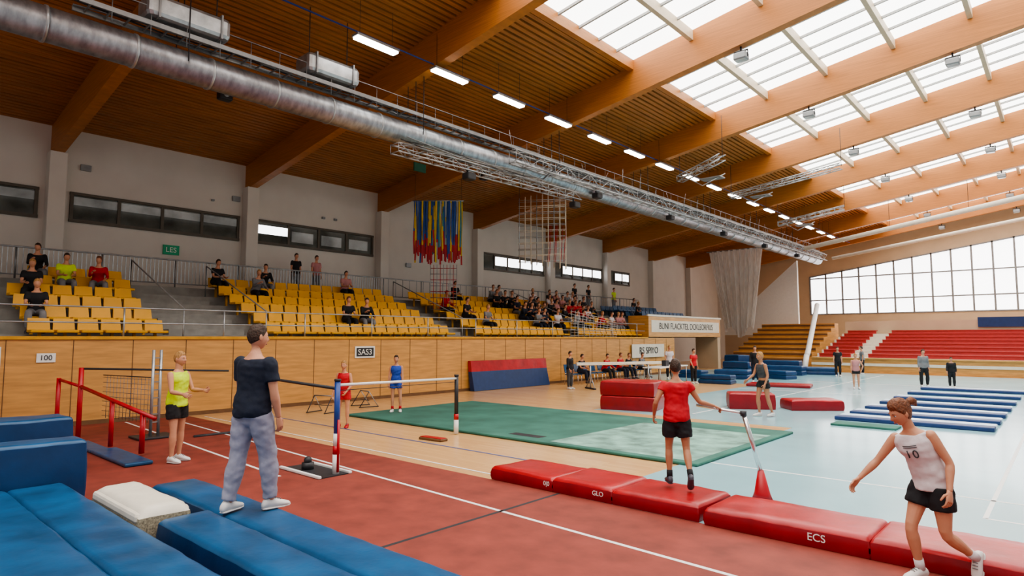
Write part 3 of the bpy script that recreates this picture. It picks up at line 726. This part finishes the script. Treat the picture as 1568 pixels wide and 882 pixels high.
def human(name,loc,deg,H,pose,outfit,lod=0,seated=False,ret_mesh=False):
    s=H/1.73
    g=lambda k,d: pose.get(k,d)
    fem=outfit.get('fem',0); kid=outfit.get('kid',0); bulk=outfit.get('bulk',1)
    ws=(1-.08*fem-.06*kid)*bulk
    S=N(g('spine',(0,.03,1))); tw=math.radians(g('twist',0))
    hx=V((1,0,0)); sx=(Matrix.Rotation(tw,3,'Z')@hx); sx=(sx-S*sx.dot(S)).normalized()
    P=V((0,0,0)); up=V((0,0,1))
    Sp=lambda t: P+N(up.lerp(S,min(1,max(0,.3+t*2))))*t if t>0 else P+up*t
    Nk=Sp(.52)
    J={}
    for sd,q in (('R',1),('L',-1)):
        sh=Nk-S*.072+sx*q*.170*ws
        ad=g('arm'+sd,((q*.12,.02,-1),(q*.03,.15,-1)))
        el=sh+N(ad[0])*.280; wr=el+N(ad[1])*.245
        hp=P+hx*q*.088+V((0,0,-.02))
        ld=g('leg'+sd,((q*.04,.02,-1),(0,-.02,-1)))
        kn=hp+N(ld[0])*.425; an=kn+N(ld[1])*.41
        J[sd]=(sh,el,wr,hp,kn,an,N(ad[1]),N(g('foot'+sd,(q*.15,1,-.0))))
    skin=outfit.get('skin','skin')
    out=MB()
    vox=.0065 if lod==0 else .02
    TR_=[(-.10,.075,.07,0),(-.06,.135,.10,-.005),(-.01,.160,.112,-.012),(.05,.158,.108,-.008),(.12,.138,.095,0),(.19,.132,.093,.005),(.27,.150,.106,.008),(.35,.168,.112,.008),(.42,.174,.102,0),(.455,.160,.085,-.005),(.485,.118,.070,-.008),(.51,.080,.060,-.006),(.53,.060,.056,-.004)]
    def torso(mb,t0,t1,infl,k,straight=0,hem=0):
        rs=[]
        for (t,w,dp,fo) in TR_:
            if t<t0-1e-6 or t>t1+1e-6: continue
            if straight and t<.36: w=max(w,.15); dp=max(dp,.102)
            ax=hx.lerp(sx,max(0,min(1,t/.4))).normalized()
            S2=N(up.lerp(S,max(0,min(1,.3+t*2))))
            ax=(ax-S2*ax.dot(S2)).normalized(); fw=S2.cross(ax)
            e=infl+(hem if t<.13 else 0)
            if t==-.06 and hem: w=.152; dp=.112
            rs.append((Sp(t)+fw*fo,ax*(w*ws+e),fw*(dp*(1-.05*kid)*(.5+.5*bulk)+e)))
        mb.loft(rs,k,20)
    def seglist(a,b_,c,prof1,prof2):
        pts=[a.lerp(b_,t) for t,_ in prof1]+[b_.lerp(c,t) for t,_ in prof2]
        return pts,[r for _,r in prof1]+[r for _,r in prof2]
    armp=([(0,.052),(.15,.053),(.35,.049),(.6,.044),(.9,.038)],[(.05,.038),(.25,.041),(.5,.036),(.75,.029),(1,.0245)])
    legp=([(0,.088),(.2,.092),(.45,.083),(.7,.068),(.92,.057)],[(.06,.054),(.25,.060),(.42,.056),(.65,.043),(.85,.035),(1,.036)])
    def limb(mb,a,b_,c,prof,infl,k,fr0=0,fr1=2.0,sc=1,flare=0):
        pts,rs=seglist(a,b_,c,*prof); ts=[t for t,_ in prof[0]]+[1+t for t,_ in prof[1]]
        o=[(p,r*sc+infl+flare*max(0,t)) for p,r,t in zip(pts,rs,ts) if t<=fr1+1e-6 and t>=fr0-1e-6]
        for i in range(len(ts)-1):
            if ts[i]<=fr1<ts[i+1]:
                q=(fr1-ts[i])/(ts[i+1]-ts[i]); o.append((pts[i].lerp(pts[i+1],q),(rs[i]*(1-q)+rs[i+1]*q)*sc+infl+flare*fr1))
        if len(o)>1: mb.tube([x[0] for x in o],[x[1] for x in o],k,14 if lod==0 else 8,ref=(.3,.9,.1))
    sc=(1-.12*kid-.06*fem)*(.4+.6*bulk)
    b=MB(); torso(b,-.1,.53,0,skin)
    hd=N(g('head',(0,.05,1)))   # head up direction
    face=V(g('face',(0,1,0))); face=(face-hd*face.dot(hd)).normalized(); hr=face.cross(hd)
    HR=Matrix((hr,face,hd)).transposed()
    HC=Nk+N(S+hd)*.062+hd*.112+face*.014
    b.tube([Nk-S*.05,Nk+S*.02,HC-hd*.05-face*.014],[.064*(1-.1*kid-.08*fem),.055*ws,.054*ws],skin,14)
    for sd in 'RL':
        sh,el,wr,hp,kn,an,fd,ft=J[sd]
        limb(b,sh,el,wr,armp,0,skin,sc=sc); b.ell(sh,(.053*sc,)*3,skin)
        limb(b,hp,kn,an,legp,0,skin,sc=sc)
    vs,fs,_=remesh(b,vox,2); out.add(vs,fs,skin,True)
    head(out,HC,HR,skin,outfit.get('hair','hair_brown'),outfit.get('style','short'),lod)
    for sd,q in (('R',1),('L',-1)):
        sh,el,wr,hp,kn,an,fd,ft=J[sd]
        hdn=g('hand'+sd,None) or (fd+V((0,0,-.1)))
        hand(out,wr+fd*.004,N(hdn),g('thumb'+sd,(0,1,.1)),g('palm'+sd,(-q,0,-.1)),skin,g('curl'+sd,g('curl',22)),lod)
        f=ft; sv=f.cross(up)
        if sv.length<.1: sv=hx
        sv.normalize(); u2=sv.cross(f)
        k=outfit.get('shoe','shoe_white')
        rg=[]
        for (d_,w,h,zc_) in ((-.075,.020,.022,-.045),(-.06,.034,.040,-.035),(-.02,.040,.058,-.018),(.04,.041,.048,-.030),(.10,.047,.034,-.044),(.15,.045,.026,-.052),(.185,.030,.018,-.058),(.198,.012,.010,-.062)):
            rg.append((an+f*d_+u2*zc_,sv*w,u2*h))
        out.loft(rg,k,14 if lod==0 else 8)
        out.loft([(an-f*.07-u2*.075,sv*.026,u2*.006),(an-f*.05-u2*.075,sv*.038,u2*.012),(an+f*.04-u2*.075,sv*.040,u2*.012),(an+f*.12-u2*.075,sv*.049,u2*.012),(an+f*.18-u2*.073,sv*.034,u2*.010),(an+f*.202-u2*.07,sv*.012,u2*.006)],outfit.get('sole',k),10)
        if lod==0:
            for q2 in (.045,.07,.095): out.tube([an+f*q2+u2*(.012-.35*(q2-.045))-sv*.022,an+f*q2+u2*(.020-.35*(q2-.045)),an+f*q2+u2*(.012-.35*(q2-.045))+sv*.022],.004,'c_grey',5)
        if outfit.get('sock'): out.tube([an+(kn-an).normalized()*.10,an],[.042,.042],outfit['sock'],12)
    if outfit.get('top'):
        b=MB(); k=outfit['top']; crop=outfit.get('crop',0)
        torso(b,-.06 if not crop else .12,.49,.016,k,outfit.get('loose',0),.012 if not crop else 0)
        fr=outfit.get('sleeve',.55)
        for sd in 'RL':
            sh,el,wr=J[sd][:3]; q=1 if sd=='R' else -1
            if fr>0: limb(b,sh,el,wr,armp,.011,k,0,fr,sc,flare=.018 if fr<1 else 0); b.ell(sh,(.0635*sc,)*3,k)
            else: b.tube([sh-sx*q*.045+S*.02,sh.lerp(Nk,.3)+S*.012],.046,k,12)
        vs,fs,ns=remesh(b,.010 if lod==0 else .022,3)
        if lod==0: vs=wrinkle(vs,ns,.009,12,9,1)
        out.add(vs,fs,k,True)
    if outfit.get('bottom'):
        b=MB(); k=outfit['bottom']; torso(b,-.10,.05,.008,k); b.ell(P+V((0,-.005,-.09)),(.12*ws,.105,.07),k)
        fr=outfit.get('leg',.55)
        for sd in 'RL':
            hp,kn,an=J[sd][3:6]; limb(b,hp,kn,an,legp,.016,k,0,fr,sc,flare=.030 if fr<1.2 else .006)
            if fr>1.5: b.tube([kn.lerp(an,.72),kn.lerp(an,.93)],[.056,.052],k,12)
        vs,fs,ns=remesh(b,.011 if lod==0 else .022,3)
        if lod==0: vs=wrinkle(vs,ns,.010,12,10,5)
        out.add(vs,fs,k,True)
    if outfit.get('print'):
        fw=S.cross(sx); c=Sp(.33)+fw*(.112*(1-.05*kid)+.008+.022)
        for (ox,kind) in ((-.03,0),(.035,1)):
            if kind==0:
                pts=[c+sx*(ox+.02*math.cos(a))+S*(.034*math.sin(a))-fw*(abs(ox)*.15) for a in [i*math.pi/6 for i in range(13)]]
                out.tube(pts,.006,'c_dgrey',5)
            else: out.tube([c+sx*ox-S*.034-fw*.006,c+sx*ox+S*.034-fw*.006],.0065,'c_dgrey',5)
        for q2 in (.062,.078): out.tube([c+S*q2-sx*.06-fw*.012,c+S*q2-fw*.002,c+S*q2+sx*.06-fw*.012],.0035,'c_dgrey',5)
    if not seated:
        zm=min(v[2] for v in out.v); off=V((0,0,-zm))
    else: off=V((0,0,.11))
    out.v=[tuple((V(v)+off)*s) for v in out.v]
    if ret_mesh: return out
    return out.done(name,loc,math.radians(deg))
# -- coach on the blue mat
human('coach_man',(-5.94,2.88,.352),18,1.76,dict(spine=(0,.02,1),legL=((-.07,-.12,-1),(-.06,-.20,-1)),legR=((.08,.22,-1),(.03,.06,-1)),footL=(-.1,1,0),footR=(.4,1,0),
  armR=((.18,.05,-1),(-.02,.30,-1)),armL=((-.14,.2,-1),(.35,.7,-.4)),face=(.35,1,-.1),head=(0,.06,1)),
  dict(top='c_navy',bottom='c_lilac',leg=1.95,sleeve=.62,hair='hair_brown',shoe='shoe_white',bulk=1.1,loose=1))
# -- girl running
human('running_girl',(-.92,6.23,.008),148,1.54,dict(spine=(.10,.36,1),twist=20,head=(.08,.48,1),face=(.30,1,-.6),
  armR=((.46,.34,-.85),(.36,.55,-.7)),armL=((-.34,-.42,-.95),(-.16,.30,-1)),
  legR=((.04,.40,-1),(.02,-.26,-1)),legL=((-.04,-.02,-1),(-.03,-.95,-.65)),footL=(-.1,.4,-.9),footR=(0,1,0),curl=25),
  dict(top='c_white',bottom='c_black',leg=.5,sleeve=0,hair='hair_red',style='long',fem=1,shoe='shoe_white',sock='c_white',loose=1,print=1))
# -- boy in red from behind
human('boy_in_red',(-3.62,7.05,.205),34,1.48,dict(spine=(0,.03,1),head=(0,.06,1),face=(.1,1,0),
  armR=((.50,.02,-.8),(.75,.30,-.22)),armL=((-.42,-.25,-.85),(-.05,.5,-.7)),
  legL=((-.05,.16,-1),(0,-.10,-1)),legR=((.08,-.05,-1),(.05,-.62,-.9)),footR=(.05,.7,-.7),footL=(-.1,1,0),curlR=50,curlL=30),
  dict(top='c_red',bottom='c_black',leg=.62,sleeve=.35,hair='hair_brown',kid=1,shoe='shoe_dark',skin='skin2',sock='c_black',loose=1,bulk=1.08))
# -- child in lime top
human('child_in_lime_top',(-10.85,4.0,.008),-62,1.74,dict(spine=(0,0,1),head=(0,.03,1),face=(-.1,1,-.1),
  armR=((.2,.3,-1),(.1,.95,-.12)),armL=((-.15,.35,-1),(.1,.95,-.0)),legR=((.05,.1,-1),(0,-.05,-1)),legL=((-.05,-.02,-1),(0,-.06,-1)),curl=40),
  dict(top='c_lime',bottom='c_black',leg=.55,sleeve=0,hair='hair_blond',kid=1,bulk=1.08,loose=1))
human('child_in_red_kit',(-12.2,8.0,.002),215,1.46,dict(armL=((-.25,.1,-1),(.3,.6,-.6)),armR=((.3,0,-1),(.1,.4,-1)),legR=((.08,.05,-1),(0,0,-1))),
  dict(top='c_red',bottom='c_red',leg=.45,sleeve=0,hair='hair_blond',kid=1,shoe='redpaint'))
human('child_in_blue_kit',(-13.3,10.3,.056),225,1.46,dict(armR=((.2,0,-1),(.05,.1,-1)),legL=((-.12,.1,-1),(0,-.05,-1))),
  dict(top='c_blue',bottom='c_blue',leg=.45,sleeve=0,hair='hair_brown',kid=1,shoe='shoe_white',sock='c_red'))
human('athlete_in_shorts',(-5.9,16.2,.008),150,1.62,dict(spine=(0,.12,1),armR=((.1,.4,-1),(.1,.7,-.5)),armL=((-.2,-.1,-1),(0,.4,-.9)),legR=((.05,.25,-1),(0,-.1,-1)),legL=((-.05,-.1,-1),(0,-.35,-1)),face=(.1,1,-.3)),
  dict(top='c_dgrey',crop=1,bottom='c_black',leg=.35,sleeve=0,hair='hair_blond',fem=1,skin='skin2'))
POS_ST=dict(armR=((.2,.1,-1),(0,.5,-.8)))
human('distant_gymnast',(-6.3,27.1,.008),200,1.35,dict(armL=((-.5,0,-.8),(.3,.2,-.9))),dict(top='c_pink',bottom='c_black',leg=.4,sleeve=0,hair='hair_blond'),lod=1)
human('distant_coach',(-4.5,29.9,.008),215,1.5,dict(legL=((-.15,.1,-1),(0,-.1,-1))),dict(top='c_grey',bottom='c_black',leg=1.9,sleeve=1.8,hair='hair_brown'),lod=1)
human('distant_coach',(-3.6,30.2,.008),190,1.2,POS_ST,dict(top='c_black',bottom='c_black',leg=1.9,sleeve=1.8,hair='hair_brown'),lod=1)
human('distant_coach',(-9.0,35.2,.008),200,1.5,POS_ST,dict(top='c_black',bottom='c_black',leg=1.9,sleeve=.6,hair='hair_brown'),lod=1)
human('distant_gymnast',(-8.5,38,.008),120,1.5,POS_ST,dict(top='c_grey',bottom='c_black',leg=1.9,sleeve=.6,hair='hair_brown'),lod=1)
human('official',(-14.6,19.7,.003),-90,1.45,POS_ST,dict(top='c_black',bottom='c_dgrey',leg=1.9,sleeve=1.8,hair='hair_brown'),lod=1)
human('official',(-12.3,25.6,.003),250,1.5,POS_ST,dict(top='c_red',bottom='c_black',leg=1.9,sleeve=.6,hair='hair_brown'),lod=1)
human('official',(-10.6,28.2,.008),200,1.6,POS_ST,dict(top='c_black',bottom='c_navy',leg=1.9,sleeve=1.8,hair='hair_brown'),lod=1)
human('official',(-14.5,27.6,.008),230,1.6,POS_ST,dict(top='c_white',bottom='c_black',leg=1.9,sleeve=.6,hair='hair_blond'),lod=1)
# spectators
sit1=dict(spine=(0,.18,1),legR=((.12,1,-.02),(0,.1,-1)),legL=((-.12,1,-.02),(0,.0,-1)),armR=((.15,.35,-1),(-.3,.9,-.1)),armL=((-.15,.35,-1),(.3,.9,-.1)))
sit2=dict(spine=(0,.35,1),legR=((.18,1,-.02),(0,.2,-1)),legL=((-.18,1,-.02),(0,.15,-1)),armR=((.2,.5,-1),(-.2,.8,.4)),armL=((-.2,.5,-1),(.2,.8,-.3)),face=(.4,1,0))
base=[human('x',(0,0,0),0,1.7,sit1,dict(top='c_black',bottom='c_navy',leg=1.9,sleeve=.6),1,True,True),
      human('x',(0,0,0),0,1.7,sit2,dict(top='c_black',bottom='c_navy',leg=1.9,sleeve=1.8),1,True,True)]
cache={}
def seated_person(name,loc,deg,top,sc=1):
    bi=random.randrange(2); bot=random.choice(['c_navy','c_black','c_grey'])
    hair=random.choice(['hair_brown','hair_brown','hair_red','hair_blond'])
    key=(bi,top,bot,hair)
    if key not in cache:
        me=base[bi].mesh('spectator'); sl=base[bi].mats
        for i,k in enumerate(sl):
            nk={'c_black':top,'c_navy':bot,'hair_brown':hair,'shoe_white':'shoe_dark'}.get(k,k); me.materials[i]=M[nk]
        cache[key]=me
    ob=bpy.data.objects.new(name,cache[key]); scene.collection.objects.link(ob)
    ob.location=loc; ob.rotation_euler=(0,0,math.radians(deg)); ob.scale=(sc,)*3
def spectator(y,row,top=None,sc=1):
    top=top or random.choice(['c_black','c_black','c_grey','c_navy','c_white','c_pink','c_navy','c_white'])
    seated_person('spectator',(rowx(row)-.02,y,rowz(row)+.43),-90+random.uniform(-12,12),top,sc)
for (y,r,t) in ((4.1,5,'c_black'),(4.6,4,'c_lime'),(5.4,4,'c_red'),(3.7,3,'c_black'),(3.5,1,'c_black'),
                (9.1,5,'c_black'),(10.1,4,'c_grey'),(10.8,5,'c_black'),(14.2,5,'c_pink'),(12.1,1,'c_black'),(12.8,1,'c_black'),
                (18.0,3,'c_red'),(18.5,2,'c_black'),(20.2,5,'c_black'),(18.9,1,'c_grey')):
    spectator(y,r,t)
used=set()
for i in range(64):
    r=random.randrange(1,6); k=random.randrange(0,15)
    if (r,k) in used: continue
    used.add((r,k)); spectator(22.2+.52*k,r,'c_red' if (k>8 and r<4 and random.random()<.5) else None)
for (y,x,z) in ((34,-20.0,2.9),(36.5,-21.8,3.3)): seated_person('spectator',(x,y,z+.43),-90,'c_black')
for i,t in ((1,'c_black'),(4,'c_red'),(6,'c_red'),(7,'c_black'),(9,'c_grey')): seated_person('seated_gymnast',(-15.9,21.6+.62*i,.44),-90,t,.95)
for (y,t) in ((12.7,'c_black'),(13.6,'c_pink'),(31.5,'c_black'),(33,'c_black'),(36,'c_lime')):
    human('standing_spectator',(-22.95,y,3.69),-90,1.65,POS_ST,dict(top=t,bottom='c_grey',leg=1.9,sleeve=.6,hair='hair_brown'),lod=1)
# ---------------------------------------------------------------- world, lights, camera
w=bpy.data.worlds.new('sky'); scene.world=w; w.use_nodes=True
w.node_tree.nodes['Background'].inputs[0].default_value=(1,.97,.93,1); w.node_tree.nodes['Background'].inputs[1].default_value=.62
try: scene.view_settings.look='AgX - Medium High Contrast'
except Exception as e: print(e)
cd=bpy.data.cameras.new('camera'); cam=bpy.data.objects.new('camera',cd); scene.collection.objects.link(cam)
cd.sensor_width=36; cd.lens=36*954/1568; cd.clip_end=300
cam.location=(0,0,2.0); cam.rotation_euler=(math.radians(90+4.55),0,math.radians(41.8))
scene.camera=cam
